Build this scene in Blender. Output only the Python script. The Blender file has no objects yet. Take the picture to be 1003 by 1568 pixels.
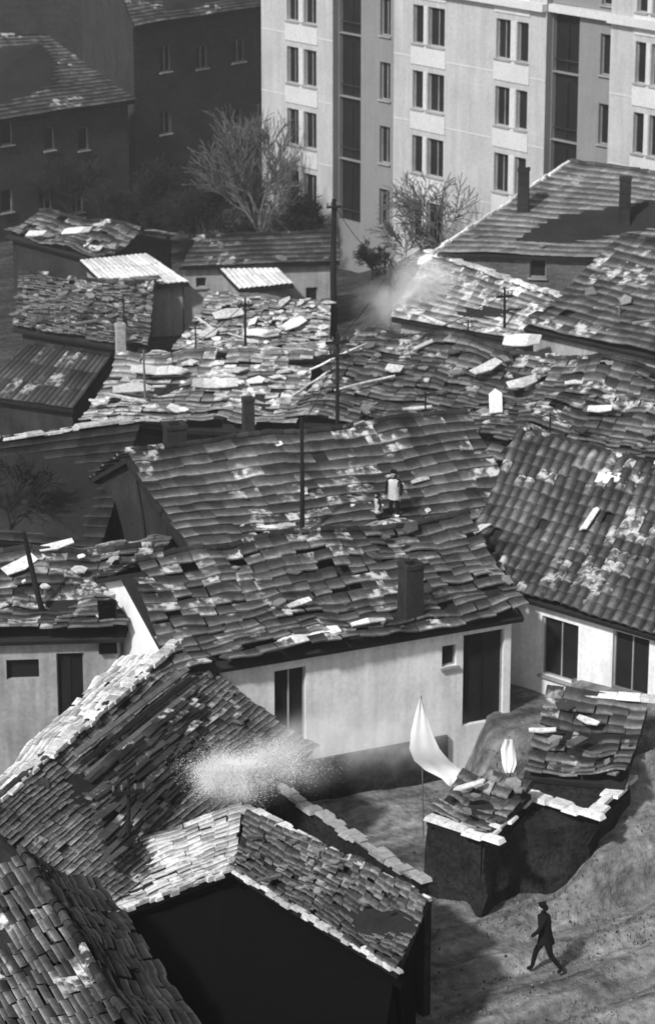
import bpy, math, random
from mathutils import Vector, Matrix, noise
random.seed(11)
R=random.random
def ru(a,b): return a+(b-a)*random.random()
scene=bpy.context.scene
# ---------------------------------------------------------------- camera model (survey of the place)
PITCH=math.radians(18); F=4536.0; H=32.0
CW,CH=1002.0,1568.0
cp,sp=math.cos(PITCH),math.sin(PITCH)
CAM=Vector((0,0,H))
def ray(px,py):
    a=px-CW/2; b=CH/2-py
    return Vector((a, F*cp+b*sp, -F*sp+b*cp))
def at(px,py,z=0.0):
    d=ray(px,py); t=(z-H)/d.z
    return CAM+d*t
def hit(px,py,p,n):
    d=ray(px,py); t=(p-CAM).dot(n)/d.dot(n)
    return CAM+d*t
def proj(P):
    v=P-CAM
    dep=v.y*cp-v.z*sp; up=v.y*sp+v.z*cp
    return (CW/2+F*v.x/dep, CH/2-F*up/dep)
def zfor(P,py):
    lo,hi=-5,40
    for _ in range(40):
        m=(lo+hi)/2
        if proj(Vector((P.x,P.y,m)))[1]>py: lo=m
        else: hi=m
    return lo
cam_d=bpy.data.cameras.new("camera"); cam=bpy.data.objects.new("camera",cam_d)
scene.collection.objects.link(cam); scene.camera=cam
cam.location=CAM; cam.rotation_euler=(math.pi/2-PITCH,0,0)
cam_d.sensor_fit='VERTICAL'; cam_d.sensor_height=24; cam_d.lens=F/CH*24
cam_d.clip_start=1; cam_d.clip_end=6000
cam_d.dof.use_dof=True; cam_d.dof.focus_distance=46; cam_d.dof.aperture_fstop=1.7
# ---------------------------------------------------------------- light
w=bpy.data.worlds.new("World"); scene.world=w; w.use_nodes=True
nt=w.node_tree; nt.nodes.clear()
sky=nt.nodes.new('ShaderNodeTexSky'); sky.sky_type='NISHITA'; sky.sun_disc=False
bw=nt.nodes.new('ShaderNodeRGBToBW'); bg=nt.nodes.new('ShaderNodeBackground'); out=nt.nodes.new('ShaderNodeOutputWorld')
bg.inputs[1].default_value=0.13
nt.links.new(sky.outputs[0],bw.inputs[0]); nt.links.new(bw.outputs[0],bg.inputs[0]); nt.links.new(bg.outputs[0],out.inputs[0])
SUN=Vector((-0.50,-0.66,0.78)).normalized()
el=math.asin(SUN.z); az=math.atan2(SUN.x,SUN.y)
sky.sun_elevation=el; sky.sun_rotation=az
sl=bpy.data.lights.new("sun",'SUN'); sl.energy=3.9; sl.angle=math.radians(4); sl.color=(1,1,1)
so=bpy.data.objects.new("sun",sl); scene.collection.objects.link(so)
so.rotation_euler=SUN.to_track_quat('Z','Y').to_euler(); so.location=(0,0,80)
scene.view_settings.view_transform='Standard'; scene.view_settings.look='None'; scene.view_settings.exposure=0
# ---------------------------------------------------------------- materials
def mat(name,v,big=.5,fine=.35,isl=0,spark=0,sparkv=.6,rough=.95,bscale=.7,fscale=9,brick=None,bump=.0,grad=None,streak=0,spec=.08,lip=0,lane=0):
    m=bpy.data.materials.new(name); m.use_nodes=True
    t=m.node_tree; N=t.nodes; L=t.links
    b=N['Principled BSDF']; b.inputs['Roughness'].default_value=rough
    b.inputs['Specular IOR Level'].default_value=spec
    geo=N.new('ShaderNodeNewGeometry')
    def M(op,a,c,clamp=False):
        n=N.new('ShaderNodeMath'); n.operation=op; n.use_clamp=clamp
        for i,x in enumerate((a,c)):
            if isinstance(x,(int,float)): n.inputs[i].default_value=x
            else: L.new(x,n.inputs[i])
        return n.outputs[0]
    def noi(s,d=4,vec=None):
        n=N.new('ShaderNodeTexNoise'); n.inputs['Scale'].default_value=s; n.inputs['Detail'].default_value=d
        n.inputs['Roughness'].default_value=.6
        L.new(vec or geo.outputs['Position'],n.inputs['Vector']); return n.outputs['Fac']
    n1=noi(bscale,5); n2=noi(fscale,4)
    val=M('ADD',1,M('MULTIPLY',M('SUBTRACT',n1,.5),big*3.2))
    val=M('MULTIPLY',val,M('ADD',1,M('MULTIPLY',M('SUBTRACT',n2,.5),fine*3.2)))
    if streak:
        mp=N.new('ShaderNodeMapping'); mp.inputs['Scale'].default_value=(3.5,3.5,.35)
        L.new(geo.outputs['Position'],mp.inputs['Vector'])
        n3=noi(1,4,mp.outputs[0])
        val=M('MULTIPLY',val,M('ADD',1,M('MULTIPLY',M('SUBTRACT',n3,.5),streak*3)))
    if lane: # trodden tracks and grass strips running along the slope
        mp=N.new('ShaderNodeMapping'); mp.vector_type='TEXTURE'; mp.inputs['Rotation'].default_value=(0,0,math.atan2(.54,.84)); mp.inputs['Scale'].default_value=(5,.55,1)
        L.new(geo.outputs['Position'],mp.inputs['Vector'])
        n3=noi(1,4,mp.outputs[0])
        val=M('MULTIPLY',val,M('ADD',1,M('MULTIPLY',M('SUBTRACT',n3,.5),lane*3)))
    if isl:
        val=M('MULTIPLY',val,M('ADD',1,M('MULTIPLY',M('SUBTRACT',geo.outputs['Random Per Island'],.5),isl*2)))
    val=M('MULTIPLY',val,v)
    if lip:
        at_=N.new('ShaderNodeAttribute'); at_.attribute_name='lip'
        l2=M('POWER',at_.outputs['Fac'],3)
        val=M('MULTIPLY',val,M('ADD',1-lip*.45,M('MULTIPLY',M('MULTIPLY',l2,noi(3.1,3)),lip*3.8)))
    if spark:
        r=M('ADD',M('MULTIPLY',geo.outputs['Random Per Island'],.55),M('MULTIPLY',M('SUBTRACT',noi(.45,3),.5),2.4))
        f=M('MULTIPLY',M('SUBTRACT',r,.70-spark),6,True)
        f=M('MULTIPLY',f,M('MULTIPLY',M('SUBTRACT',noi(3.5,5),.47),9,True),True)
        mx=N.new('ShaderNodeMix'); mx.data_type='FLOAT'
        L.new(f,mx.inputs[0]); L.new(val,mx.inputs[2]); mx.inputs[3].default_value=sparkv
        val=mx.outputs[0]
    if brick:
        sx=N.new('ShaderNodeSeparateXYZ'); L.new(geo.outputs['Position'],sx.inputs[0])
        cx=N.new('ShaderNodeCombineXYZ'); L.new(M('ADD',sx.outputs[0],M('MULTIPLY',sx.outputs[1],.8)),cx.inputs[0]); L.new(sx.outputs[2],cx.inputs[1])
        bt=N.new('ShaderNodeTexBrick'); L.new(cx.outputs[0],bt.inputs['Vector'])
        bt.inputs['Scale'].default_value=1; bt.inputs['Brick Width'].default_value=brick[0]; bt.inputs['Row Height'].default_value=brick[1]
        bt.inputs['Mortar Size'].default_value=brick[1]*.1
        bt.inputs['Color1'].default_value=(1,1,1,1); bt.inputs['Color2'].default_value=(.65,.65,.65,1); bt.inputs['Mortar'].default_value=(brick[2],)*3+(1,)
        val=M('MULTIPLY',val,bt.outputs['Color'])
    if grad:
        sx=N.new('ShaderNodeSeparateXYZ'); L.new(geo.outputs['Position'],sx.inputs[0])
        mr=N.new('ShaderNodeMapRange'); L.new(sx.outputs[1],mr.inputs[0])
        for i,x in enumerate(grad): mr.inputs[i+1].default_value=x
        val=M('MULTIPLY',val,mr.outputs[0])
    val=M('MAXIMUM',val,.006); val=M('MINIMUM',val,.88)
    L.new(val,b.inputs['Base Color'])
    if bump:
        bp=N.new('ShaderNodeBump'); bp.inputs['Strength'].default_value=bump; bp.inputs['Distance'].default_value=.12
        L.new(noi(4,5),bp.inputs['Height']); L.new(bp.outputs[0],b.inputs['Normal'])
    return m
M_={}
def mk(k,*a,**kw): M_[k]=mat(k,*a,**kw)
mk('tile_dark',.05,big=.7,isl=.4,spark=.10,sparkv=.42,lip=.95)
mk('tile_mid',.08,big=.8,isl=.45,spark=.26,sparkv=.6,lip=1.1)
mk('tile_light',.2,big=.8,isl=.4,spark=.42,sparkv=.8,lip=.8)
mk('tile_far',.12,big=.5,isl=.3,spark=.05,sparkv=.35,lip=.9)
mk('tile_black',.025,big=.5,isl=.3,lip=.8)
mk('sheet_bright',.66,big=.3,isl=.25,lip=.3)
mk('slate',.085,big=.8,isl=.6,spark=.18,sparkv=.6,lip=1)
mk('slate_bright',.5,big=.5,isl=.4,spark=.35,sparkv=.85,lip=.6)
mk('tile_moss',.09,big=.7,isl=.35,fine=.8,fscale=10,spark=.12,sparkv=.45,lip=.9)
mk('deck',.025,big=.4)
mk('plaster',.76,big=.26,fine=.15,streak=.25)
mk('plaster_grey',.33,big=.35,fine=.2,streak=.35)
mk('white_wall',.86,big=.1,fine=.1,streak=.1)
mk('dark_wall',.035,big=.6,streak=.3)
mk('black_wall',.005,big=.2,spec=0)  # near-black colour holds the deep shade on the shed walls below the eaves
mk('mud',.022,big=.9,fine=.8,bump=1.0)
mk('brick',.16,big=.5,fine=.25,brick=(.26,.09,.6))
mk('brick_far',.055,big=.4,fine=.25,brick=(.3,.1,.8))
mk('brick_dark',.04,big=.5,fine=.25,brick=(.3,.1,.7))
mk('facade',.46,big=.14,fine=.16,streak=.16)
mk('facade_panel',.6,big=.1,fine=.16)
mk('facade_shaded',.24,big=.12,fine=.12,streak=.1)  # shade of the setback walls is put into this darker facade colour
mk('glass',.015,big=.5,fine=.1,rough=.4,spec=.2)
mk('frame',.3,fine=.2)
mk('wood_dark',.018,big=.3,streak=.4)
mk('wood_grey',.15,big=.3,streak=.4)
mk('twig',.025,big=.2); mk('twig_grey',.11,big=.2)
mk('ground',.18,big=.7,fine=.7,bscale=.3,fscale=3.4,bump=1.0,grad=(80,125,1,.28),lane=.9)
mk('dry_grass',.12,big=.8,isl=.7)
mk('debris_light',.62,big=.4,isl=.35,fine=.5); mk('debris_mid',.14,big=.5,isl=.8)
mk('cloth',.88,big=.04,fine=.04); mk('smoke',.88,big=.02,fine=.02)
mk('coat',.012,big=.3); mk('coat_light',.5,big=.3); mk('skin',.3,big=.1,fine=.1); mk('hair',.01)
mk('parapet',.34,big=.4,fine=.4)
def volmat(name,dens,g=0,shaped=False):
    m=bpy.data.materials.new(name); m.use_nodes=True; t=m.node_tree; t.nodes.clear(); N=t.nodes; L=t.links
    o=N.new('ShaderNodeOutputMaterial'); v=N.new('ShaderNodeVolumeScatter'); v.inputs['Color'].default_value=(1,1,1,1); v.inputs['Anisotropy'].default_value=g
    v.inputs['Density'].default_value=dens; L.new(v.outputs[0],o.inputs['Volume'])
    if shaped:
        tc=N.new('ShaderNodeTexCoord'); ln=N.new('ShaderNodeVectorMath'); ln.operation='LENGTH'; L.new(tc.outputs['Object'],ln.inputs[0])
        mr=N.new('ShaderNodeMapRange'); mr.interpolation_type='SMOOTHSTEP'; L.new(ln.outputs['Value'],mr.inputs[0])
        for i,x in enumerate((1,0,0,1)): mr.inputs[i+1].default_value=x
        pw=N.new('ShaderNodeMath'); pw.operation='POWER'; L.new(mr.outputs[0],pw.inputs[0]); pw.inputs[1].default_value=1.8
        ge=N.new('ShaderNodeNewGeometry'); no=N.new('ShaderNodeTexNoise'); no.inputs['Scale'].default_value=1.3; no.inputs['Detail'].default_value=3; L.new(ge.outputs['Position'],no.inputs['Vector'])
        m2=N.new('ShaderNodeMapRange'); L.new(no.outputs['Fac'],m2.inputs[0])
        for i,x in enumerate((.36,.66,.15,1.6)): m2.inputs[i+1].default_value=x
        a=N.new('ShaderNodeMath'); a.operation='MULTIPLY'; L.new(pw.outputs[0],a.inputs[0]); L.new(m2.outputs[0],a.inputs[1])
        c=N.new('ShaderNodeMath'); c.operation='MULTIPLY'; L.new(a.outputs[0],c.inputs[0]); c.inputs[1].default_value=dens
        L.new(c.outputs[0],v.inputs['Density'])
    M_[name]=m
# ---------------------------------------------------------------- mesh helper
class MB:
    def __init__(s): s.v=[]; s.f=[]; s.m=[]; s.lip=[]
    def poly(s,pts,mi=0):
        b=len(s.v); s.v+= [tuple(p) for p in pts]; s.f.append(tuple(range(b,b+len(pts)))); s.m.append(mi)
    def hexa(s,b4,t4,mi=0):
        b=len(s.v); s.v+=[tuple(p) for p in b4]+[tuple(p) for p in t4]
        for q in ((3,2,1,0),(4,5,6,7),(0,1,5,4),(1,2,6,5),(2,3,7,6),(3,0,4,7)):
            s.f.append(tuple(b+i for i in q)); s.m.append(mi)
    def box(s,c,ax,ay,az,mi=0,taper=1.0):
        b4=[c-ax-ay-az,c+ax-ay-az,c+ax+ay-az,c-ax+ay-az]
        t4=[c-ax*taper-ay*taper+az,c+ax*taper-ay*taper+az,c+ax*taper+ay*taper+az,c-ax*taper+ay*taper+az]
        s.hexa(b4,t4,mi)
    def tube(s,p,q,r0,r1,n=6,mi=0,cap=False):
        d=(q-p)
        if d.length<1e-6: return
        d.normalize(); a=d.orthogonal().normalized(); c=d.cross(a)
        b=len(s.v)
        for P,r in ((p,r0),(q,r1)):
            for k in range(n):
                an=2*math.pi*k/n; s.v.append(tuple(P+a*(math.cos(an)*r)+c*(math.sin(an)*r)))
        for k in range(n):
            s.f.append((b+k,b+(k+1)%n,b+n+(k+1)%n,b+n+k)); s.m.append(mi)
        if cap: s.f.append(tuple(b+n+k for k in range(n))); s.m.append(mi)
    def build(s,name,mats,parent=None,smooth=False):
        me=bpy.data.meshes.new(name)
        o=parent.location if parent else Vector((0,0,0))
        if not parent and s.v:
            o=Vector((sum(v[0] for v in s.v)/len(s.v),sum(v[1] for v in s.v)/len(s.v),min(v[2] for v in s.v)))
        me.from_pydata([(v[0]-o.x,v[1]-o.y,v[2]-o.z) for v in s.v],[],s.f)
        for k in mats: me.materials.append(M_[k])
        me.polygons.foreach_set('material_index',s.m)
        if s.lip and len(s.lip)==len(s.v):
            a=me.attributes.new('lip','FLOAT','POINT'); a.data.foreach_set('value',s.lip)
        if smooth: me.polygons.foreach_set('use_smooth',[True]*len(s.f))
        ob=bpy.data.objects.new(name,me); scene.collection.objects.link(ob)
        if parent: ob.parent=parent
        else: ob.location=o
        return ob
def empty(name,loc):
    e=bpy.data.objects.new(name,None); e.location=loc; e.empty_display_size=.3
    scene.collection.objects.link(e); return e
UP=Vector((0,0,1))
def lerp(a,b,t): return a+(b-a)*t
# ---------------------------------------------------------------- roofs
STY={ # tw, th, lift, wave, jit, und, missing
 'row':(.44,.38,.07,.004,.13,.32,.015),
 'pan':(.34,.44,.05,.08,.08,.26,.015),
 'far':(.36,.36,.05,.01,.05,.10,.0),
 'messy':(.46,.32,.055,.004,.42,.6,.04),
 'slate':(.40,.15,.03,.002,.38,.30,.04),
 'board':(.62,.15,.045,.002,.6,.4,.06),
 'rough':(.26,.2,.045,.005,.7,.4,.05),
 'corr':(.22,1.2,.03,.05,.03,.05,.0)}
def tile_quad(mb,r0,r1,e0,e1,style,mi=0):
    tw,th,lift,wave,jit,und,miss=STY[style]
    n=(r1-r0).cross(e0-r0); n.normalize()
    if n.z<0: n=-n
    W=((r1-r0).length+(e1-e0).length)/2; Ls=((e0-r0).length+(e1-r1).length)/2
    nc=max(2,round(W/tw)); nr=max(2,round(Ls/th)); seg=3
    def P(u,v):
        p=lerp(lerp(r0,r1,u),lerp(e0,e1,u),v)
        k=noise.noise(p*.4)*.55+.5+noise.noise(p*1.3)*.22
        sag=math.sin(math.pi*max(0,min(1,v)))*und*.8
        return p+n*(max(0,k)*und-sag*.5+.03)
    su=1/nc; sv=1/nr
    for i in range(nr-1,-1,-1):
        rowj=ru(-.15,.15)*jit; rs=0 if wave>.04 else ru(0,.6)
        for j in range(nc):
            if R()<miss: continue
            wj=noise.noise(Vector((j*.35,i*1.7,und*9)))*jit*1.6
            du=ru(-.5,.5)*jit*su*.5+rs*su*.5; dv=(ru(-.5,.5)*jit*.7+rowj+wj)*sv*.8; rot=ru(-.5,.5)*jit*.35
            l=lift*(1+ru(-.6,.9)*min(1,jit*3)); tl=lift*ru(-.1,.35)*min(1,jit*2)
            u0=j*su+du-su*.02; u1=min(1.01,(j+1)*su+du+su*.02)
            v0=i*sv-sv*.12+dv; v1=(i+1)*sv+dv
            b=len(mb.v)
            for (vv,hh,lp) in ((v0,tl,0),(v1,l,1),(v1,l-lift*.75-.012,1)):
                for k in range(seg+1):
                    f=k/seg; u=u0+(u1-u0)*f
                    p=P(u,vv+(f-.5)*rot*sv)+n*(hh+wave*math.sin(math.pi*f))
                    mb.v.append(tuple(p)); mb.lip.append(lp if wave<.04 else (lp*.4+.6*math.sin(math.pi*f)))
            q=seg+1
            for rr in (0,1):
                for k in range(seg):
                    mb.f.append((b+rr*q+k,b+(rr+1)*q+k,b+(rr+1)*q+k+1,b+rr*q+k+1)); mb.m.append(mi)
    return n
def debris(mb,r0,r1,e0,e1,n,cnt,s=(.15,.5),mi=0,lift=.2):
    for _ in range(cnt):
        u,v=R(),R()
        p=lerp(lerp(r0,r1,u),lerp(e0,e1,u),v)+n*lift
        a=ru(0,math.pi); x=(r1-r0).normalized(); y=n.cross(x)
        if R()<.75: a=random.gauss(0,.25)
        ax=(x*math.cos(a)+y*math.sin(a))
        nn=(n+Vector((ru(-.2,.2),ru(-.2,.2),0))).normalized()
        ay=nn.cross(ax).normalized(); ax=ay.cross(nn)
        if R()<.05: mb.box(p,ax*s[1]*ru(1,2),ay*ru(.02,.05),nn*ru(.02,.04),mi)
        else:
            k=random.choice((4,5,6)); L_=ru(*s); Wd=L_*ru(.4,.8); t=ru(.015,.035); top=[];bot=[]
            for q in range(k):
                an=2*math.pi*(q+ru(-.25,.25))/k; pt=p+ax*math.cos(an)*L_*ru(.75,1)+ay*math.sin(an)*Wd*ru(.75,1)
                top.append(pt+nn*t); bot.append(pt-nn*t)
            b=len(mb.v); mb.v+=[tuple(z) for z in top+bot]; mb.f.append(tuple(range(b,b+k))); mb.m.append(mi)
            for q in range(k): mb.f.append((b+q,b+k+q,b+k+(q+1)%k,b+(q+1)%k)); mb.m.append(mi)
def wall(mb,A,B,zb,zt,ops=(),depth=.16,mi=0,gi=1,fi=2):
    A=Vector((A.x,A.y,0)); B=Vector((B.x,B.y,0))
    d=(B-A); L=d.length; d.normalize(); n=Vector((d.y,-d.x,0))
    def P(u,z,k=0): return A+d*u+UP*z-n*k
    ops=[o for o in ops if o[0]>0.02 and o[2]<L-.02 and o[1]>zb+.0 and o[3]<zt-.0]
    us=sorted(set([0,L]+[x for o in ops for x in (o[0],o[2])])); zs=sorted(set([zb,zt]+[x for o in ops for x in (o[1],o[3])]))
    for i in range(len(us)-1):
        for j in range(len(zs)-1):
            cu=(us[i]+us[i+1])/2; cz=(zs[j]+zs[j+1])/2
            if any(o[0]<cu<o[2] and o[1]<cz<o[3] for o in ops): continue
            mb.poly([P(us[i],zs[j]),P(us[i+1],zs[j]),P(us[i+1],zs[j+1]),P(us[i],zs[j+1])],mi)
    for o in ops:
        u0,z0,u1,z1=o[:4]; kind=o[4] if len(o)>4 else 'w'
        c=[(u0,z0),(u1,z0),(u1,z1),(u0,z1)]
        for k in range(4):
            a,b=c[k],c[(k+1)%4]
            mb.poly([P(*a),P(*b),P(*b,depth),P(*a,depth)],mi)
        mb.poly([P(*q,depth) for q in c],gi)
        if kind in 'nl': continue
        t=.035
        def bar(ua,za,ub,zb_):
            cc=P((ua+ub)/2,(za+zb_)/2,depth-.03); mb.box(cc,d*((ub-ua)/2),n*.025,UP*((zb_-za)/2),fi)
        bar(u0,z0,u0+t,z1); bar(u1-t,z0,u1,z1); bar(u0+t,z1-t,u1-t,z1)
        if kind=='w':
            bar(u0+t,z0,u1-t,z0+t)
            if u1-u0>.7: bar((u0+u1)/2-t/2,z0+t,(u0+u1)/2+t/2,z1-t)
            mb.box(P((u0+u1)/2,z0-.04,-.05),d*((u1-u0)/2+.06),n*.05,UP*.03,fi)
        if kind=='d':
            mb.box(P(u0+(u1-u0)*.3,(z0+z1)/2,depth-.015),d*((u1-u0)*.22),n*.012,UP*((z1-z0)/2-.08),5)
def rim(A,B,m='debris_light',parent=None,name='edge_stones',wd=(.10,.2),ln=(.2,.45),lift=.12,wob=.06):
    mb=MB(); d=(B-A); L=d.length; d.normalize(); hn=Vector((d.y,-d.x,0)).normalized(); u=0; nn=hn.cross(d); nn=nn if nn.z>0 else -nn
    while u<L:
        l=ru(*ln); q=A+d*(u+l/2)+nn*(lift+ru(-wob,wob)*.6)+hn*ru(-wob,wob); w_=ru(*wd)
        tl=Vector((ru(-.12,.12),ru(-.12,.12),1)).normalized()
        mb.box(q,d*l*.52,hn*w_,(nn+tl*.4).normalized()*ru(.025,.06),0,taper=ru(.8,.95)); u+=l*.95
    return mb.build(name,[m],parent)
HS={}
def house(name,r0,r1,e0,e1,ze,pitch=24,zg=-.3,style='row',roof='tile_mid',wallm='plaster_grey',gable=None,over=.32,ops=(),back=True,key=None,
          deb=0,debm='debris_mid',debs=(.15,.5),plinth=None,backroof=None,backk=1.0,ridge=True):
    E0=at(*e0,ze); E1=at(*e1,ze); tp=math.tan(math.radians(pitch))
    al=(E1-E0); al.z=0; al.normalize(); inw=Vector((-al.y,al.x,0))
    lo,hi=ze+.02,ze+8
    for _ in range(50):
        m=(lo+hi)/2; Rm=(at(*r0,m)+at(*r1,m))/2; dist=(Rm-E0).dot(inw)
        if dist<=0 or (m-ze)/dist>tp: hi=m
        else: lo=m
    zr=lo; R0=at(*r0,zr); R1=at(*r1,zr)
    cen=(E0+E1+R0+R1)/4; cen.z=zg
    par=empty(name,cen)
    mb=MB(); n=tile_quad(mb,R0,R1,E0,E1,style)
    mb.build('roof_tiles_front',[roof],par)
    def bk(Rp,Ep):
        v=(Rp-Ep)*backk; p=Rp+v; p.z=zr-(zr-ze)*backk; return p
    B0,B1=bk(R0,E0),bk(R1,E1)
    if back:
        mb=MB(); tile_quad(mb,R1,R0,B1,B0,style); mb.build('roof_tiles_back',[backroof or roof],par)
    mb=MB()
    def slab(a,b,c,d_,nn):
        mb.hexa([p-nn*.14 for p in (a,b,c,d_)],[p-nn*.01 for p in (a,b,c,d_)],0)
    slab(R0,R1,E1,E0,n)
    if back:
        nb=(B0-R0).cross(R1-R0).normalized(); nb=nb if nb.z>0 else -nb
        slab(R0,B0,B1,R1,nb)
        if ridge:
            nr=int((R1-R0).length/.38); und=STY[style][5]
            for i in range(nr):
                def rp(t):
                    p=lerp(R0,R1,t); k=noise.noise(p*.4)*.55+.5+noise.noise(p*1.3)*.22
                    return p+UP*(max(0,k)*und+.05+ru(-.02,.02))
                mb.tube(rp(i/nr),rp((i+1.1)/nr),.09,.11,8,1)
    mb.build('roof_deck',['deck',roof],par)
    gi=.22; top=ze+over*tp-.1
    f0=E0+inw*over+al*gi; f1=E1+inw*over-al*gi
    if back: k0=B0-inw*over+al*gi; k1=B1-inw*over-al*gi
    else: k0=R0-inw*.15+al*gi; k1=R1-inw*.15-al*gi
    W=MB(); dd=(f1-f0); dd.z=0; L=dd.length; dn=dd.normalized(); nn=Vector((dn.y,-dn.x,0))
    O=[]
    for o in ops:
        x0,y0,x1,y1=o[:4]; a=hit(x0,(y0+y1)/2,f0,nn); b=hit(x1,(y0+y1)/2,f0,nn)
        t=hit((x0+x1)/2,y0,f0,nn); u=hit((x0+x1)/2,y1,f0,nn)
        O.append(((a-f0).dot(dn),max(u.z,zg+.1),(b-f0).dot(dn),min(t.z,top-.06),o[4] if len(o)>4 else 'w'))
    wall(W,f0,f1,zg,top,O)
    if plinth:
        A=Vector((f0.x,f0.y,0))+nn*.06; ua,ub,zp=plinth; pa=A+dn*ua*L; pb=A+dn*ub*L; mid=(pa+pb)/2; mid.z=(zg+zp)/2
        W.box(mid,dn*((ub-ua)*L/2),nn*.055,UP*((zp-zg)/2),4)
    zbk=B0.z
    for (f,k,Rr,s) in ((f0,k0,R0,1),(f1,k1,R1,-1)):
        z=lambda p,zz: Vector((p.x,p.y,zz))
        ap=Rr+al*gi*s
        if back: pts=[z(f,zg),z(k,zg),z(k,zbk+over*tp-.1),z(ap,zr-.12),z(f,top)]
        else: pts=[z(f,zg),z(k,zg),z(k,zr-.16),z(f,top)]
        W.poly(pts,3)
    zt=zbk+over*tp-.1 if back else zr-.16
    W.poly([Vector((k0.x,k0.y,zg)),Vector((k1.x,k1.y,zg)),Vector((k1.x,k1.y,zt)),Vector((k0.x,k0.y,zt))],0)
    W.build('walls',[wallm,'glass','frame',gable or wallm,'mud','wood_dark'],par)
    if deb:
        D=MB(); debris(D,R0,R1,E0,E1,n,deb,debs,0,lift=.1+STY[style][5]*.4); D.build('loose_slabs',[debm],par)
    h=dict(R0=R0,R1=R1,E0=E0,E1=E1,n=n,par=par,zr=zr,al=al,inw=inw,und=STY[style][5])
    if key: HS[key]=h
    return h
def chimney(px,py,hk,ht,w=.28,m='brick_dark',name='brick_chimney',z=None,pytop=None,cap=True):
    if z is None:
        h=HS[hk]; p=hit(px,py,h['R0'],h['n']); al=h['al']
    else: p=at(px,py,z); al=Vector((1,.3,0)).normalized()
    if pytop is not None: ht=zfor(p,pytop)-p.z
    inw=Vector((-al.y,al.x,0)); mb=MB()
    z0=p.z-.4
    c=Vector((p.x,p.y,z0+(ht+.4)/2)); mb.box(c,al*w,inw*w,UP*((ht+.4)/2),0,taper=.9)
    zt=p.z+ht
    if cap:
        for a in ((1,0),(-1,0),(0,1),(0,-1)):
            off=al*a[0]+inw*a[1]
            if a[0]: mb.box(Vector((p.x,p.y,zt+.06))+off*w*.8,al*w*.22,inw*w*1.0,UP*.06,1)
            else: mb.box(Vector((p.x,p.y,zt+.058))+off*w*.8,al*w*.57,inw*w*.22,UP*.056,1)
        mb.box(Vector((p.x,p.y,zt+.01)),al*w*.55,inw*w*.55,UP*.02,2)
    return mb.build(name,[m,m,'black_wall'])
def slabat(mb,px,py,h,l,wd,ang,mi=0,lift=None,thick=.02):
    lift=.12+h['und']*.42 if lift is None else lift
    p=hit(px,py,h['R0'],h['n'])+h['n']*lift
    x=h['al']; n=(h['n']+Vector((ru(-.1,.1),ru(-.1,.1),0))).normalized(); y=n.cross(x).normalized(); a=math.radians(ang)
    ax=x*math.cos(a)+y*math.sin(a); ay=y*math.cos(a)-x*math.sin(a)
    k=max(2,int(l/.2)); e=[]
    for i in range(k+1):
        f=2*i/k-1; q=p+ax*l*f+n*ru(-.03,.04); ed=.75 if i in (0,k) else 1
        w0=wd*ru(.72,1.1)*ed; w1=wd*ru(.72,1.1)*ed; e.append((q-ay*w0,q+ay*w1,q))
    for i in range(k):
        a0,b0,_=e[i]; a1,b1,_=e[i+1]
        mb.hexa([a0-n*thick,a1-n*thick,b1-n*thick,b0-n*thick],[a0+n*thick,a1+n*thick,b1+n*thick,b0+n*thick],mi)
def pole(px,py,z,pytop,r=.09,arms=1,name='utility_pole',lean=0,m='wood_dark',armw=.55):
    p=at(px,py,z); zt=zfor(p,pytop); p.z=z-.6; q=Vector((p.x+lean,p.y,zt)); mb=MB()
    mid=lerp(p,q,.5)+Vector((ru(-.04,.04),0,0))
    mb.tube(p,mid,r,r*.85,8); mb.tube(mid,q,r*.85,r*.65,8,cap=True)
    for k in range(arms):
        c=lerp(p,q,1-(.25+.38*k)/(zt-z)); ax=Vector((.96,.25,0))
        mb.box(c+Vector((0,-r,0)),ax*armw,Vector((-.25,.96,0))*.04,UP*.045)
        for s in (-.9,-.4,.4,.9):
            a=c+Vector((0,-r,0))+ax*armw*s; mb.tube(a,a+UP*.1,.015,.015,5,1); mb.tube(a+UP*.09,a+UP*.19,.04,.028,6,1,True)
        mb.tube(c+ax*armw*.6+Vector((0,-r,0)),c-UP*.35,.015,.015,4)
    mb.build(name,[m,'wood_grey']); return q
def antenna(px,py,z,pytop):
    p=at(px,py,z); zt=zfor(p,pytop); p.z=z-.5; q=Vector((p.x,p.y,zt)); mb=MB()
    mb.tube(p,q,.035,.028,6); b=Vector((.8,.5,0)).normalized()
    mb.tube(q-b*.4-UP*.08,q+b*.4-UP*.08,.018,.018,4); c=Vector((-b.y,b.x,0))
    for i,s in enumerate((-.35,-.15,.05,.25,.38)):
        o=q+b*s-UP*.08; l=.34-.04*i; mb.tube(o-c*l,o+c*l,.012,.012,4)
    mb.build('tv_antenna',['wood_dark']); return q
def wire(a,b,sag=.5,off=0):
    mb=MB(); n=14; pr=None
    for i in range(n+1):
        t=i/n; p=lerp(a,b,t)-UP*(sag*4*t*(1-t)+off)
        if pr: mb.tube(pr,p,.016,.016,3)
        pr=p
    mb.build('overhead_wire',['wood_dark'])
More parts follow.
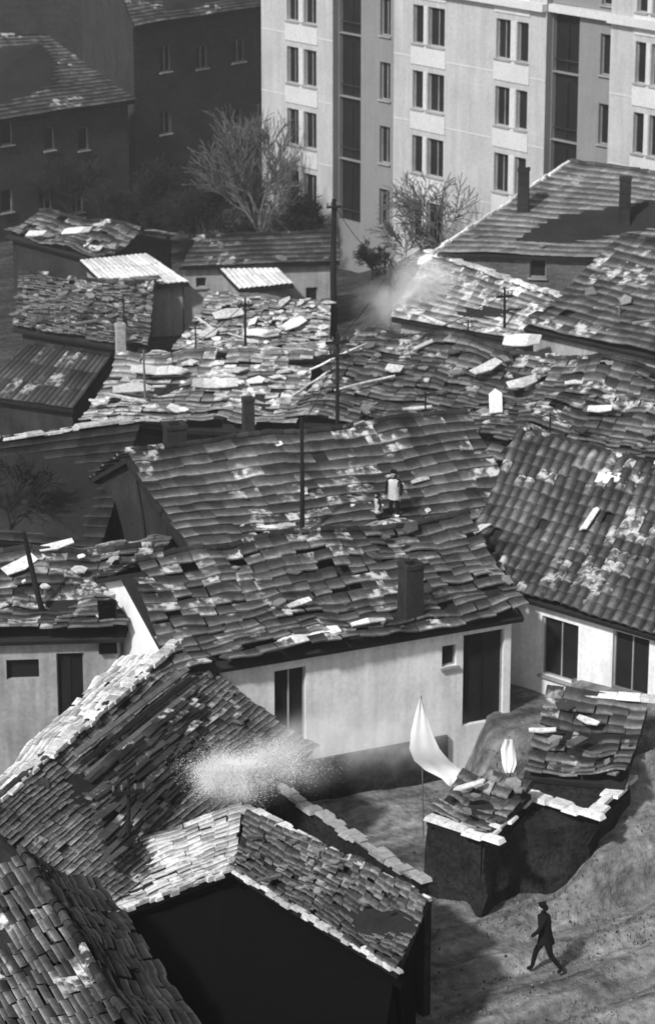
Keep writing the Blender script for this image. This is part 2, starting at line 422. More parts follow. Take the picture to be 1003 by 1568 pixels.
def tree(name,base,ht,spread=.5,depth=5,m='twig',r=.12,seedk=0,kids=3,lean=Vector((0,0,0)),droop=0,rmin=.012,dens=1.0):
    rnd=random.Random(seedk); mb=MB()
    def br(p,d,l,r,k):
        steps=3 if k>1 else 2
        for s in range(steps):
            d=(d+Vector((rnd.uniform(-1,1),rnd.uniform(-1,1),rnd.uniform(-.5,.9)-droop))*.2).normalized()
            q=p+d*l/steps; r2=max(rmin,r*.85)
            mb.tube(p,q,r,r2,6 if k>3 else 3)
            p=q; r=r2
            if k>0 and (s>0 or k<depth):
                for _ in range(kids-1 if s<steps-1 else kids):
                    if rnd.random()>dens: continue
                    a=d.orthogonal().normalized(); a.rotate(Matrix.Rotation(rnd.uniform(0,6.28),3,d))
                    nd=(d+a*rnd.uniform(.5,1.1)*spread*1.7).normalized()
                    br(p,nd,l*rnd.uniform(.55,.8),max(rmin,r*.62),k-1)
    br(base,(UP+lean).normalized(),ht*.38,r,depth)
    return mb.build(name,[m])
# ---------------------------------------------------------------- ground
def sm(x): x=max(0,min(1,x)); return x*x*(3-2*x)
def gz(x,y):
    z=1.55*sm((x-3.6)/.9)*sm((y-72.9)/1.6)*sm((110-y)/10)
    z=max(z,3.0*sm((x-1)/5)*sm((y-90)/9)*sm((150-y)/20))
    dx,dy=.84,.54
    s=(x-4.6)*dx+(y-65.4)*dy; t=-(x-4.6)*dy+(y-65.4)*dx
    bank=(1.2*sm(t/.7)+1.1*sm((t-2.0)/.6)*sm((s-1.0)/2))*sm((x-5.4)/1.6)
    z=max(z,bank*sm((88-y)/8))
    if x>7: z+=.12*(min(x,20)-7)*sm((y-58)/6)*sm((100-y)/20)
    v=Vector((x,y,0))
    if 50<y<190: z+=noise.noise(v*.5)*.14+noise.noise(v*1.6)*.08
    if y<74: z+=(.13*math.sin(t*3.6+noise.noise(v*.4)*4)+.13*noise.noise(Vector((s*.4,t*2.2,0))))*sm((x-2)/2)
    if y>190: z+=(y-190)*.05
    return z
xs=[-1800,-600,-200,-70]+[-40+i*1.0 for i in range(38)]+[-2+i*.22 for i in range(64)]+[12.2+i*1.0 for i in range(29)]+[70,200,600,1800]
ys=[-600,-100,20,45]+[52+i*.22 for i in range(110)]+[76.3+i*1.1 for i in range(105)]+[200,230,280,400,800,2500]
xs=sorted(set(xs)); ys=sorted(set(ys))
gv=[(x,y,gz(x,y)) for y in ys for x in xs]; nx=len(xs); gf=[]
for j in range(len(ys)-1):
    for i in range(nx-1): gf.append((j*nx+i,j*nx+i+1,(j+1)*nx+i+1,(j+1)*nx+i))
me=bpy.data.meshes.new('ground'); me.from_pydata(gv,[],gf); me.materials.append(M_['ground'])
me.polygons.foreach_set('use_smooth',[True]*len(gf))
go=bpy.data.objects.new('ground',me); scene.collection.objects.link(go)
mb=MB()
for _ in range(9000):
    x=ru(2.5,12.5); y=ru(57,74); t=-(x-4.6)*.54+(y-65.4)*.84; s=(x-4.6)*.84+(y-65.4)*.54
    k=noise.noise(Vector((s*.25,t*.9,3)))
    if k<.02+(0 if t>0 else .12): continue
    z=gz(x,y); h_=ru(.04,.13); a=ru(0,6.3); dx_=Vector((math.cos(a),math.sin(a),0)); b=Vector((x,y,z-.01))
    mb.poly([b-dx_*.02,b+dx_*.02,b+UP*h_+Vector((ru(-.05,.05),ru(-.05,.05),0))])
mb.build('dry_grass',['dry_grass'])
# ---------------------------------------------------------------- apartment block
def apartment():
    zl=9.2
    PL=at(460,102,zl); PR=at(985,206,zl); d=(PR-PL); d.z=0; d.normalize(); n=Vector((d.y,-d.x,0))
    def q(px,off=0):
        o=PL-n*off; lo=hit(px,200,o,n)
        for _ in range(6):
            pr=proj(Vector((lo.x,lo.y,zl)))[0]; lo=lo+d*((px-pr)/26)
        return (lo-PL).dot(d)
    par=empty('apartment_building',Vector((PL.x,PL.y,0)))
    ztop=17.2; zb=-.3; lev=[.5,3.4,6.3,9.2,12.1,15.0]
    W=MB(); rec=.36
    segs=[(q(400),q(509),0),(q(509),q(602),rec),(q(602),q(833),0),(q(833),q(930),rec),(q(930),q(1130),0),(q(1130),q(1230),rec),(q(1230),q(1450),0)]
    wins={0:[(439,457),(465,484)],1:[(581,597)],2:[(631,647),(654,679),(757,779),(789,806)],3:[(915,931)],4:[(968,984),(992,1012)]}
    for si,(u0,u1,off) in enumerate(segs):
        A=PL+d*u0-n*off; B=PL+d*u1-n*off
        ops=[]
        for (a,b) in wins.get(si,[]):
            ua,ub=q(a,off)-u0,q(b,off)-u0
            for z in lev: ops.append((ua,z-.85,ub,z+.85,'w'))
        if off:
            a=.03; b=q({1:552,3:883}.get(si,1170),off)-u0
            ops=[o for o in ops if o[0]>b+.05]
            for z in lev[:-1]: ops.append((a,z-1.05,b,z+1.8,'l'))
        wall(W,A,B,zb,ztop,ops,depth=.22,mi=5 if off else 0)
        for o in ops:
            if o[4]=='l':
                c=A+d*((o[0]+o[2])/2)-n*.12; c.z=o[1]+.5
                W.box(c,d*((o[2]-o[0])/2-.05),n*.03,UP*.035,6)
                c=A+d*((o[0]+o[2])/2)-n*.14; c.z=o[1]+1.3; W.box(c,d*.015,n*.03,UP*1.2,6)
        if not off:
            pr=wins.get(si,[])
            for k in range(0,len(pr),2):
                ua=q(pr[k][0])-u0-.1; ub=q(pr[k+1][1])-u0+.1
                for z in lev:
                    c=A+d*((ua+ub)/2)+n*.015; c.z=z-.85-.5; W.box(c,d*((ub-ua)/2),n*.03,UP*.42,3)
                    c=A+d*((q(pr[k][1])+q(pr[k+1][0]))/2-u0)+n*.012; c.z=z
                    W.box(c,d*((q(pr[k+1][0])-q(pr[k][1]))/2-.03),n*.025,UP*.84,3)
            for z in lev:
                c=(A+B)/2+n*.004; c.z=z+1.45; W.box(c,d*((u1-u0)/2-.01),n*.012,UP*.025,3)
        if off:
            for P_ in (PL+d*u0,PL+d*u1):
                W.poly([Vector((P_.x,P_.y,zb)),Vector((P_.x-n.x*off,P_.y-n.y*off,zb)),Vector((P_.x-n.x*off,P_.y-n.y*off,ztop)),Vector((P_.x,P_.y,ztop))],5)
    ua,ub=segs[0][0],segs[-1][1]
    A=PL+d*ua; B=PL+d*ub; C=B-n*11; D=A-n*11
    for a,b in ((B,C),(C,D),(D,A)): wall(W,a,b,zb,ztop)
    for z,t,dp in ((13.72,.16,.28),(ztop+.15,.2,.35)):
        for (u0,u1,off) in segs:
            c=PL+d*((u0+u1)/2)-n*off+n*(dp*.5); c.z=z; W.box(c,d*((u1-u0)/2),n*(dp*.5+.003),UP*t,3)
    z=ztop+.1
    W.poly([Vector((p.x,p.y,z)) for p in (A-n*.5,B-n*.5,C,D)],4)
    W.build('walls',['facade','glass','frame','facade_panel','parapet','facade_shaded','brick_dark'],par)
apartment()
# ---------------------------------------------------------------- buildings, far to near
house('brick_factory_building',(150,-95),(440,-105),(205,42),(425,8),9.4,26,-.3,'far','tile_dark','brick_far',over=.3,
      ops=[(245,70,262,110),(355,60,375,95),(300,70,318,105),(245,170,262,205),(350,165,370,200)])
house('brick_factory_building',(-160,-120),(150,-125),(-160,-15),(200,-28),9,26,-.3,'far','tile_dark','brick_far')
house('tiled_long_building',(-160,60),(70,55),(-130,205),(207,155),6.0,26,-.3,'far','tile_dark','brick_far',backroof='tile_black',
      ops=[(2,188,20,222),(68,195,84,230),(120,195,136,230),(2,290,20,325),(60,292,80,325),(110,292,128,325)])
house('tiled_house',(872,250),(1140,290),(668,388),(1060,402),7.2,24,-.3,'far','tile_far','brick',key='A',deb=4,ops=[(810,395,835,425)],over=.2)
rim(HS['A']['R0'],HS['A']['E0'],'debris_light',HS['A']['par'],'verge_tiles',lift=.12,wd=(.05,.09))
house('tiled_house',(300,366),(512,358),(274,410),(520,402),2.9,26,-.3,'far','tile_dark','plaster_grey',key='B',deb=4,
      ops=[(468,440,486,462,'w'),(300,425,316,440)])
house('tiled_shed',(62,334),(216,362),(6,362),(156,402),2.6,18,-.3,'messy','tile_mid','dark_wall',key='C',deb=3)
house('plank_shed',(124,402),(228,392),(168,444),(290,434),2.3,12,-.2,'corr','sheet_bright','plaster_grey',back=False,ops=[(190,450,205,480,'n')],key='C2')
house('plank_shed',(332,408),(415,402),(366,444),(450,437),2.3,12,-.2,'corr','sheet_bright','plaster_grey',back=False,key='B2')
house('tiled_house',(950,368),(1160,412),(800,503),(1080,566),6.0,27,-.3,'row','tile_mid','plaster_grey',key='D',deb=4)
house('tiled_house',(652,392),(856,462),(598,488),(800,524),5.5,22,-.3,'far','tile_light','plaster_grey',key='E',deb=4,debm='debris_light')
rim(HS['E']['R0'],HS['E']['R1'],'debris_light',HS['E']['par'],'ridge_tiles',lift=.22)
house('patched_shed',(30,430),(235,440),(20,505),(225,540),2.3,16,-.2,'rough','tile_mid','dark_wall',key='F',deb=60,debs=(.08,.3))
house('patched_shed',(318,462),(505,468),(262,545),(500,548),2.4,16,-.2,'rough','tile_light','plaster_grey',key='G',deb=40,debm='debris_light',debs=(.08,.4))
house('corrugated_shed',(40,528),(170,548),(-40,606),(112,628),2.7,20,-.2,'corr','tile_dark','dark_wall',key='I',backroof='tile_dark')
house('patched_house',(180,552),(480,556),(118,655),(450,664),3.4,15,-.2,'messy','tile_light','dark_wall',key='J',deb=20,debm='debris_light',debs=(.1,.45))
house('patched_house',(545,512),(880,560),(430,648),(790,690),3.6,18,-.2,'messy','tile_mid','dark_wall',key='K',deb=40,debm='debris_mid',debs=(.1,.35))
house('patched_house',(850,560),(1120,600),(740,715),(1080,770),3.9,22,-.2,'messy','tile_mid','dark_wall',key='L',deb=20,debm='debris_mid',debs=(.1,.35))
house('dark_tiled_house',(-70,690),(212,648),(-70,825),(150,842),4.0,26,-.2,'far','tile_black','dark_wall',key='N')
rim(HS['N']['R0'],HS['N']['R1'],'debris_light',HS['N']['par'],'ridge_coping',lift=.16,ln=(.4,.8),wd=(.1,.2))
house('tiled_house',(192,702),(712,640),(285,850),(790,792),4.5,27,-.2,'row','tile_mid','plaster_grey',gable='dark_wall',key='O',deb=12,debm='debris_light',debs=(.06,.2))  # left gable coloured dark so it reads as shaded despite facing the sun
house('tiled_house',(795,668),(1170,765),(690,885),(1075,998),4.35,25,1.0,'pan','tile_mid','plaster',key='Q',deb=6,debs=(.08,.3),
      ops=[(828,950,884,1040),(936,972,992,1062)])
house('patched_house',(-60,868),(235,846),(-60,985),(190,978),4.2,20,-.2,'messy','tile_mid','plaster_grey',key='S',deb=14,debm='debris_light',debs=(.06,.3),
      ops=[(88,1000,130,1125,'d'),(10,1010,60,1040,'n')])
house('whitewashed_house',(185,880),(715,800),(270,1036),(802,946),4.4,21,-.3,'messy','tile_mid','plaster',gable='white_wall',key='P',deb=14,debs=(.08,.35),
      ops=[(420,1024,468,1140),(708,968,770,1106,'d'),(676,988,698,1020)],plinth=(.0,.8,1.25))
# near
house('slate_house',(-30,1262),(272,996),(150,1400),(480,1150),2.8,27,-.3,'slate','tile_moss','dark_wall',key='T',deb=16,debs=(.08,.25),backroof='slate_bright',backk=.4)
rim(HS['T']['R0'],HS['T']['R1'],'debris_light',HS['T']['par'],'ridge_coping',lift=.25,ln=(.2,.4),wd=(.12,.2))
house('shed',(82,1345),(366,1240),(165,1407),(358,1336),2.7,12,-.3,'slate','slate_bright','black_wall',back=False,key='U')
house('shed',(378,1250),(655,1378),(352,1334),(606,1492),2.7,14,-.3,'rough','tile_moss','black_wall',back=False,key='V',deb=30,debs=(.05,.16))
house('slate_house',(32,1318),(235,1640),(-150,1400),(20,1740),3.4,26,-.3,'board','slate','brick',key='X',backroof='tile_black',backk=.6)
for k in ('U','V'): rim(HS[k]['E0'],HS[k]['E1'],'debris_light',HS[k]['par'],'eave_stones',lift=.1,wd=(.05,.12),ln=(.15,.35))
def prism(name,pts,z,zb,m,topm=None,nsub=14,amp=.06):
    P=[at(x,y,z) for x,y in pts]; mb=MB(); c=sum(P,Vector((0,0,0)))/len(P)
    for i in range(len(P)):
        a,b=P[i],P[(i+1)%len(P)]
        for k in range(nsub):
            p=lerp(a,b,k/nsub); q=lerp(a,b,(k+1)/nsub)
            def w_(p): return p+Vector((noise.noise(p*1.3),noise.noise(p*1.3+Vector((9,0,0))),noise.noise(p*2)*.8))*amp*2
            p1,q1=w_(p),w_(q); mid=lambda s,t: Vector((s.x+(s.x-c.x)*.03*t,s.y+(s.y-c.y)*.03*t,z-(z-zb)*t/3))
            prev=(p1,q1)
            for t in (1,2,3):
                cur=(w_(mid(p,t)),w_(mid(q,t))); mb.poly([cur[0],cur[1],prev[1],prev[0]],0); prev=cur
            mb.poly([p1,q1,c+UP*.1],1)
    return mb.build(name,[m,topm or m])
prism('shade_cover',[(172,1422),(357,1352),(600,1506),(560,1800),(100,1800),(140,1500)],2.35,-.3,'black_wall',amp=.02)  # added black cover over the courtyard, stands for deep shade below the eaves
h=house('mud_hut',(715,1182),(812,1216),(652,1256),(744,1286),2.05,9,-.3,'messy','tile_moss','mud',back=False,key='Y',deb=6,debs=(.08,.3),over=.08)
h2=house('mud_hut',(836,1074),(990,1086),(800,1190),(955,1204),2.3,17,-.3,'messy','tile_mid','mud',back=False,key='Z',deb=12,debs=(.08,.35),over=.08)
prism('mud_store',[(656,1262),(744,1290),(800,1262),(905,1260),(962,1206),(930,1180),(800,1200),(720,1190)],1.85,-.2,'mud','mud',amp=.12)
for a,b in (((652,1256),(744,1286)),((744,1286),(812,1220)),((812,1222),(905,1252)),((905,1252),(962,1198))):
    rim(at(*a,2.05),at(*b,2.05),'debris_light',h['par'],'eave_stones',lift=.1,wd=(.12,.26),ln=(.35,.7))
rim(h2['R0'],h2['R1'],'debris_light',h2['par'],'ridge_sheet',lift=.3,wd=(.15,.25),ln=(.5,.9))
# ---------------------------------------------------------------- loose bright sheets on roofs
def sheets(key,lst,m='debris_light',name='roofing_sheets'):
    mb=MB(); h=HS[key]
    for a in lst: slabat(mb,*a[:2],h,*a[2:])
    mb.build(name,[m],h['par'])
sheets('C',[(60,368,.5,.25,20),(122,364,.7,.3,25),(128,384,.45,.25,0),(150,390,.4,.2,10)])
sheets('L',[(880,600,.3,.1,20),(920,640,.4,.2,15)])
sheets('K',[(745,575,.6,.28,60),(800,535,.65,.4,10),(760,630,.22,.8,20),(800,600,.5,.28,35),(655,540,.12,.7,-30),(605,578,.3,.25,0),(640,640,.5,.08,20),(560,600,1.1,.05,40),(520,560,1.2,.05,55),(480,600,1.2,.04,75)])
sheets('J',[(240,580,.9,.35,0),(330,600,.8,.3,5),(200,610,.6,.3,10)],'sheet_bright')
sheets('O',[(570,790,.35,.14,10),(480,838,.5,.12,0),(420,690,.2,.1,10),(420,815,.6,.08,0),(640,745,.3,.08,10)])
sheets('Q',[(905,805,.12,.6,10),(935,740,.4,.25,15),(720,830,.1,.9,-20)])
sheets('P',[(470,990,.9,.2,5),(455,940,.35,.12,8),(560,968,.5,.1,0)])
sheets('G',[(350,490,.6,.35,20),(400,520,.7,.35,0),(450,505,.5,.3,40),(320,520,.4,.3,60)])
sheets('Z',[(830,1135,.35,.1,10),(900,1120,.3,.12,-20)])
sheets('Y',[(722,1222,.08,.5,-25)])
sheets('S',[(85,850,.5,.15,20),(30,880,.5,.25,35)])
# ---------------------------------------------------------------- slate stack and boards by slate house
def stack():
    mb=MB(); h=HS['T']; n=h['n']
    for row in range(19):
        f=row/18
        x=lerp(Vector((118,1215)),Vector((150,1345)),f)
        a=hit(x.x,x.y,h['R0'],n); b=hit(x.x+165-25*f,x.y-135,h['R0'],n)
        k=8
        for i in range(k):
            if R()<.08: continue
            p=lerp(a,b,(i+.5+ru(-.2,.2))/k)+n*(.52+ru(-.04,.08)); ax=((b-a).normalized()+Vector((ru(-.1,.1),ru(-.1,.1),0))).normalized(); ay=n.cross(ax)
            nn=(n+ay*ru(.2,.6)).normalized(); ay=nn.cross(ax)
            mb.box(p,ax*((b-a).length/k*.62),ay*.085*ru(.7,1.2),nn*.018,0)
    for row in range(5):
        a=hit(100+row*10,1178+row*14,h['R0'],n)+n*.5; b=hit(272+row*6,1046+row*14,h['R0'],n)+n*.5
        ax=(b-a)/2; ay=n.cross(ax.normalized()); mb.box((a+b)/2,ax,ay*.06,n*.04,1 if row%2 else 2)
    mb.build('slate_stack',['slate','wood_dark','wood_grey'])
stack()
# ---------------------------------------------------------------- walls with coping
def coped(name,p0,p1,z,zg,m='brick',cop='parapet',wd=.16):
    A=at(*p0,z); B=at(*p1,z); d=(B-A).normalized(); n=Vector((d.y,-d.x,0)); L=(B-A).length; mb=MB()
    c=(A+B)/2; c.z=(z+zg)/2; mb.box(c,d*L/2,n*wd,UP*((z-zg)/2),0)
    u=0
    while u<L:
        l=ru(.2,.45); q=A+d*(u+l/2); q.z=z+.04+ru(-.02,.05); q+=n*ru(-.05,.05)
        mb.box(q,d*l*.5,n*(wd+ru(.0,.12)),UP*ru(.03,.06)+n*ru(-.03,.03)+d*ru(-.02,.02),1,taper=ru(.75,.95)); u+=l
    return mb.build(name,[m,cop])
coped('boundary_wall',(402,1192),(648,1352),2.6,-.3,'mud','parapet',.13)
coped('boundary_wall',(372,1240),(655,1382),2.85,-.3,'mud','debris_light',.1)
# ---------------------------------------------------------------- chimneys
chimney(628,948,'P',1.0,.28,'dark_wall',pytop=868)
chimney(380,655,'O',1,.18,'dark_wall',z=5.6,pytop=614)
chimney(268,690,'O',1,.33,'dark_wall',z=5.6,pytop=654)
chimney(165,975,'S',1,.25,'black_wall',pytop=930)
chimney(800,322,'A',1,.22,'brick_dark',pytop=262)
chimney(955,330,'A',1,.22,'brick_dark',pytop=276)
chimney(622,1500,None,1,.18,'black_wall',z=1.2,pytop=1400,cap=False)
chimney(185,545,'F',1,.18,'parapet',z=2.2,pytop=500)
# ---------------------------------------------------------------- poles
A1=pole(511,500,2.5,305,.14,1,armw=.3)
A8=pole(462,832,4.5,640,.075,0)
A7=pole(222,655,3,536,.05,0,m='wood_grey')
A2=pole(516,655,4.5,510,.075,2,armw=.4)
A3=pole(597,482,3,398,.07,1,armw=.35)
A4=pole(770,535,5,440,.06,1,armw=.3)
A9=pole(866,530,5,455,.09,0); pole(990,560,5,515,.09,0); A10=pole(945,560,5,462,.06,0,m='wood_grey')
A5=pole(893,405,5.5,330,.07,1,armw=.35)
A6=pole(376,545,2.5,455,.06,1,armw=.3)
pole(200,1325,2.9,1192,.06,1,armw=.4)
pole(75,945,4.5,815,.09,0,lean=-.6)
pole(97,1640,1,1440,.13,0)
pole(228,845,4.4,735,.05,0,lean=-.3)
for a in ((650,690,4.4,600),(300,560,3.5,495),(840,700,5,632),(190,505,2.5,450),(715,560,4.4,490)): antenna(*a)
for x,l in ((252,.0),(266,0)): pole(x,205,0,45,.16,0,lean=.35 if x==252 else 0,m='wood_grey',name='smokestack_mast')
pole(135,330,0,250,.08,0)
wire(A1,A3,.4,.2); wire(A3,A5,.6,.2); wire(A2,A4,.6,.2); wire(A6,A2,.5,.2); wire(A7,A6,.5,.2); wire(A2,A3,.3,.2); wire(A4,A9,.3,.1); wire(A9,A10,.2,.1); wire(A8,A2,.5,.1)
# ---------------------------------------------------------------- trees
tree('bare_tree',at(404,425,0),7.6,.30,5,'twig_grey',.17,3,kids=3,rmin=.014,dens=.72)
for i,(x,y,h_) in enumerate([(290,412,3.8),(325,408,4.2),(358,410,3.6),(255,405,3.4),(448,420,3.6),(222,395,4.4),(180,385,3.4),(345,395,5),(120,360,4),(570,440,2.0)]):
    tree('bare_tree',at(x,y,0),h_,.48,5,'twig',.07,20+i,kids=3,rmin=.013,dens=.78)
tree('bare_tree',at(690,425,1.5),5.6,.5,4,'twig_grey',.08,41,kids=3,lean=Vector((-.3,0,0)),droop=.35,rmin=.018,dens=.72)
tree('bare_tree',at(620,425,1.0),3.4,.5,4,'twig_grey',.05,42,kids=3,droop=.3,rmin=.014,dens=.8)
tree('bare_tree',at(20,850,3.5),3.6,.5,4,'twig',.06,51,kids=3,dens=.9)
for i,(x,y,h_) in enumerate([(60,80,8),(130,70,9),(10,110,7),(200,90,8),(100,250,5),(30,270,4)]):
    tree('bare_tree',at(x,y+60,0),h_,.42,5,'twig',.12,60+i,kids=3,rmin=.02,dens=.72)
# ---------------------------------------------------------------- smoke and haze (scattering volumes plus white flecks added to brighten the smoke)
def puff(name,m,c,sx,sy,sz,rot=0,par=None):
    import bmesh
    me=bpy.data.meshes.new(name); bm=bmesh.new(); bmesh.ops.create_icosphere(bm,subdivisions=3,radius=1); bm.to_mesh(me); bm.free()
    me.materials.append(M_[m]); o=bpy.data.objects.new(name,me); scene.collection.objects.link(o); o.scale=(sx,sy,sz); o.rotation_euler=(0,rot,.2)
    if par: o.parent=par; o.location=c-par.location
    else: o.location=c
def flecks(par,lst,seed):
    rnd=random.Random(seed); mb=MB(); g=rnd.gauss; U=rnd.uniform
    for (c,rx,ry,rz,cnt) in lst:
        for _ in range(cnt):
            p=c+Vector((g(0,rx),g(0,ry),g(0,rz))); p+=Vector(noise.noise_vector(p*1.2))*.3
            s=U(.004,.008); a=Vector((g(0,.35)+SUN.x*.6,g(0,.35),g(0,.35))).cross(SUN).normalized()*s; b=(SUN+Vector((g(0,.5),g(0,.5),g(0,.5)))).cross(a).normalized()*s
            mb.poly([p-a-b,p+a-b,p+b*1.2])
    mb.build('bright_flecks',['smoke'],par)
volmat('smoke_dense',1.4,-.5,True); volmat('smoke_thin',.7,-.5,True)
c1=at(348,1190,3.9); e=empty('chimney_smoke',c1)
puff('core','smoke_dense',c1,1.3,.9,1.0,0,e)
puff('plume','smoke_thin',c1+Vector((1.6,.3,.5)),3.4,1.2,1.4,-.25,e)
puff('drift','smoke_thin',at(600,1120,2.9)+Vector((0,-.6,0)),2.8,.9,1.5,-.1,e)
flecks(e,[(c1,.2,.16,.16,50000),(c1+Vector((.2,0,.1)),.42,.25,.26,40000),(c1+Vector((.9,.2,.3)),.6,.3,.22,12000)],5)
c2=at(640,432,6.6); e=empty('chimney_smoke',c2)
puff('core','smoke_thin',c2,1.8,1.2,1.8,0,e)
puff('plume','smoke_thin',c2+Vector((-.8,-.3,-.9)),2.4,1.2,1.4,.3,e)
flecks(e,[(c2+Vector((.3,0,-.1)),.5,.3,.5,40000),(c2+Vector((.2,0,-.9)),.6,.3,.4,30000)],6)
volmat('haze_air',.0006,0)
mb=MB(); mb.box(Vector((0,230,25)),Vector((160,0,0)),Vector((0,190,0)),Vector((0,0,30))); mb.build('haze',['haze_air'])
# ---------------------------------------------------------------- laundry
def cloth(name,outline,z0,fold=.03):
    b=at(outline[-1][1],outline[-1][0],z0); n=Vector((0,-1,0)); mb=MB(); nu=10
    rows=[]
    for k in range(len(outline)-1):
        for s in range(4):
            f=s/4; rows.append(tuple(lerp(Vector(outline[k]),Vector(outline[k+1]),f)))
    rows.append(outline[-1])
    for j,(py,xl,xr) in enumerate(rows):
        for i in range(nu+1):
            p=hit(xl+(xr-xl)*i/nu,py,b,n); p.y+=math.sin(i*1.3+j*.25)*fold+.06*math.sin(j*.4)
            mb.v.append(tuple(p))
    for j in range(len(rows)-1):
        for i in range(nu): mb.f.append((j*(nu+1)+i,j*(nu+1)+i+1,(j+1)*(nu+1)+i+1,(j+1)*(nu+1)+i)); mb.m.append(0)
    q=hit((outline[0][1]+outline[0][2])/2,outline[0][0]-2,b,n)+Vector((.03,.12,0)); mb.tube(Vector((q.x+.1,q.y,0)),q,.02,.015,6,1)
    mb.build(name,['cloth','wood_grey'],smooth=True)
cloth('hanging_laundry',[(1070,641,644),(1095,635,652),(1120,629,660),(1145,626,672),(1165,634,688),(1180,650,705),(1192,676,704),(1202,686,696)],1.5)
cloth('hanging_laundry',[(1132,770,786),(1150,766,788),(1170,768,790),(1182,772,784)],2.3)
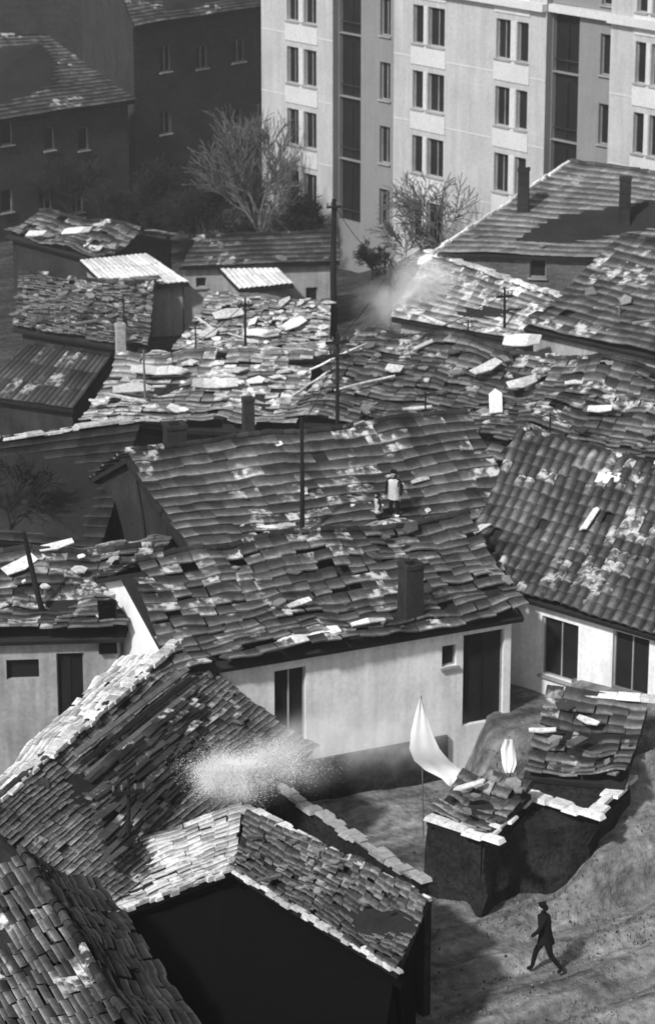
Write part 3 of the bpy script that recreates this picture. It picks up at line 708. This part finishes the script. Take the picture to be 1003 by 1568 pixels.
# ---------------------------------------------------------------- people
def person(name,base,ht=1.7,walk=True,top='coat',yaw=0,low='coat'):
    par=empty(name,base); par.rotation_euler=(0,0,yaw)
    k=ht/1.74
    def skin(name,V,E,rad,m,sub=2):
        me=bpy.data.meshes.new(name); me.from_pydata([Vector(v)*k for v in V],E,[]); o=bpy.data.objects.new(name,me); scene.collection.objects.link(o)
        o.parent=par; me.materials.append(M_[m])
        o.modifiers.new('skin','SKIN')
        for i,r in enumerate(rad):
            r=(r,r) if not isinstance(r,tuple) else r
            me.skin_vertices[0].data[i].radius=(r[0]*k,r[1]*k)
        me.skin_vertices[0].data[0].use_root=True
        s=o.modifiers.new('sub','SUBSURF'); s.levels=sub; s.render_levels=sub
    up=[(0,0,.93),(-.02,0,1.12),(-.05,0,1.34),(-.07,0,1.47),(-.09,0,1.56)]
    if walk:
        V=up+[(-.06,.19,1.41),(.10,.25,1.16),(.02,.26,.93),(-.06,-.19,1.41),(-.20,-.25,1.17),(-.36,-.22,1.02),
       (-.0,.10,.88),(-.22,.11,.50),(-.30,.11,.10),(-.42,.11,.05),(.02,-.10,.88),(.10,-.11,.49),(.36,-.11,.16),(.27,-.11,.05)]
        hands=(('hand_left',Vector((.01,.26,.90)),Vector((-.1,0,-1))),('hand_right',Vector((-.38,-.22,1.0)),Vector((-.6,0,-.8))))
    else:
        V=up+[(-.06,.19,1.41),(-.02,.26,1.15),(-.12,.25,.93),(-.06,-.19,1.41),(-.02,-.26,1.15),(-.12,-.25,.93),
       (0,.10,.88),(-.03,.11,.50),(0,.12,.09),(-.13,.13,.05),(0,-.10,.88),(-.02,-.11,.49),(.01,-.12,.09),(-.12,-.13,.05)]
        hands=(('hand_left',Vector((-.13,.25,.90)),Vector((-.2,0,-1))),('hand_right',Vector((-.13,-.25,.90)),Vector((-.2,0,-1))))
    E=[(0,1),(1,2),(2,3),(3,4),(2,5),(5,6),(6,7),(2,8),(8,9),(9,10),(0,11),(11,12),(12,13),(13,14),(0,15),(15,16),(16,17),(17,18)]
    rad=[(.16,.13),(.15,.12),(.17,.13),.07,.055,.075,.055,.042,.075,.055,.042,.105,.07,.05,.045,.105,.07,.05,.045]
    skin('clothed_body',V,E,rad,low)
    me=bpy.data.meshes.new('coat'); ring=16; vs=[];fs=[]
    prof=[(1.47,.09,.10,-.07),(1.42,.15,.21,-.055),(1.15,.15,.20,-.03),(.95,.165,.20,-.01),(.78,.20,.21,0)]
    for (z,rx,ry,cx) in prof:
        for i in range(ring):
            a=2*math.pi*i/ring; w_=1+.05*math.sin(3*a+z*4); vs.append(Vector((cx+rx*w_*math.cos(a),ry*w_*math.sin(a),z))*k)
    for j in range(len(prof)-1):
        for i in range(ring): fs.append((j*ring+i,j*ring+(i+1)%ring,(j+1)*ring+(i+1)%ring,(j+1)*ring+i))
    me.from_pydata(vs,[],fs); me.materials.append(M_[top]); me.polygons.foreach_set('use_smooth',[True]*len(fs))
    o=bpy.data.objects.new('coat',me); scene.collection.objects.link(o); o.parent=par
    skin('head',[(-.10,0,1.55),(-.11,0,1.62),(-.115,0,1.68),(-.18,0,1.62),(-.205,0,1.625),(-.19,0,1.585),(-.11,.085,1.625),(-.11,-.085,1.625)],
         [(0,1),(1,2),(1,3),(3,4),(0,5),(1,6),(1,7)],[(.06,.06),(.085,.078),(.07,.065),(.04,.04),.012,.02,.015,.015],'skin')
    skin('hair',[(-.09,0,1.66),(-.10,0,1.72),(-.06,0,1.62)],[(0,1),(0,2)],[(.092,.088),.06,.07],'hair')
    for nm,w0,dr in hands:
        dr=dr.normalized(); sd=Vector((1,0,0)) if nm=='hand_left' or not walk else Vector((.8,0,-.6)); V=[tuple(w0),tuple(w0+dr*.07)]; E=[(0,1)]; rd=[.026,.032]
        for i,l in enumerate((.06,.075,.07,.055)):
            a=w0+dr*.08+sd*(i-1.5)*.018; b=a+dr*l*.55; c=b+(dr+Vector((0,-.5 if nm=='hand_left' else .5,0))).normalized()*l*.5
            j=len(V); V+=[tuple(a),tuple(b),tuple(c)]; E+=[(1,j),(j,j+1),(j+1,j+2)]; rd+=[.01,.009,.008]
        a=w0+dr*.03-sd*.035; b=a+dr*.04-sd*.015; j=len(V); V+=[tuple(a),tuple(b)]; E+=[(0,j),(j,j+1)]; rd+=[.011,.009]
        skin(nm,V,E,rd,'skin',1)
mp=at(834,1488,0); mp.z=gz(mp.x,mp.y)
person('walking_man',mp,1.8)
h=HS['O']
pp=hit(603,806,h['R0'],h['n'])+UP*.15; person('standing_person',pp,1.6,False,'coat_light',1.2,'coat')
pp=hit(579,816,h['R0'],h['n'])+UP*.15; person('standing_person',pp,1.1,False,'coat_light',.4,'coat')
# ---------------------------------------------------------------- scattered stones
mb=MB()
for _ in range(900):
    x=ru(2,12); y=ru(58,74); s=ru(.015,.05)
    p=Vector((x,y,gz(x,y)+s*.2)); a=ru(0,3); ax=Vector((math.cos(a),math.sin(a),0)); ay=Vector((-ax.y,ax.x,0))
    mb.box(p,ax*s,ay*s*.7,UP*s*.5,0,taper=.6)
mb.build('scattered_stones',['debris_mid'])
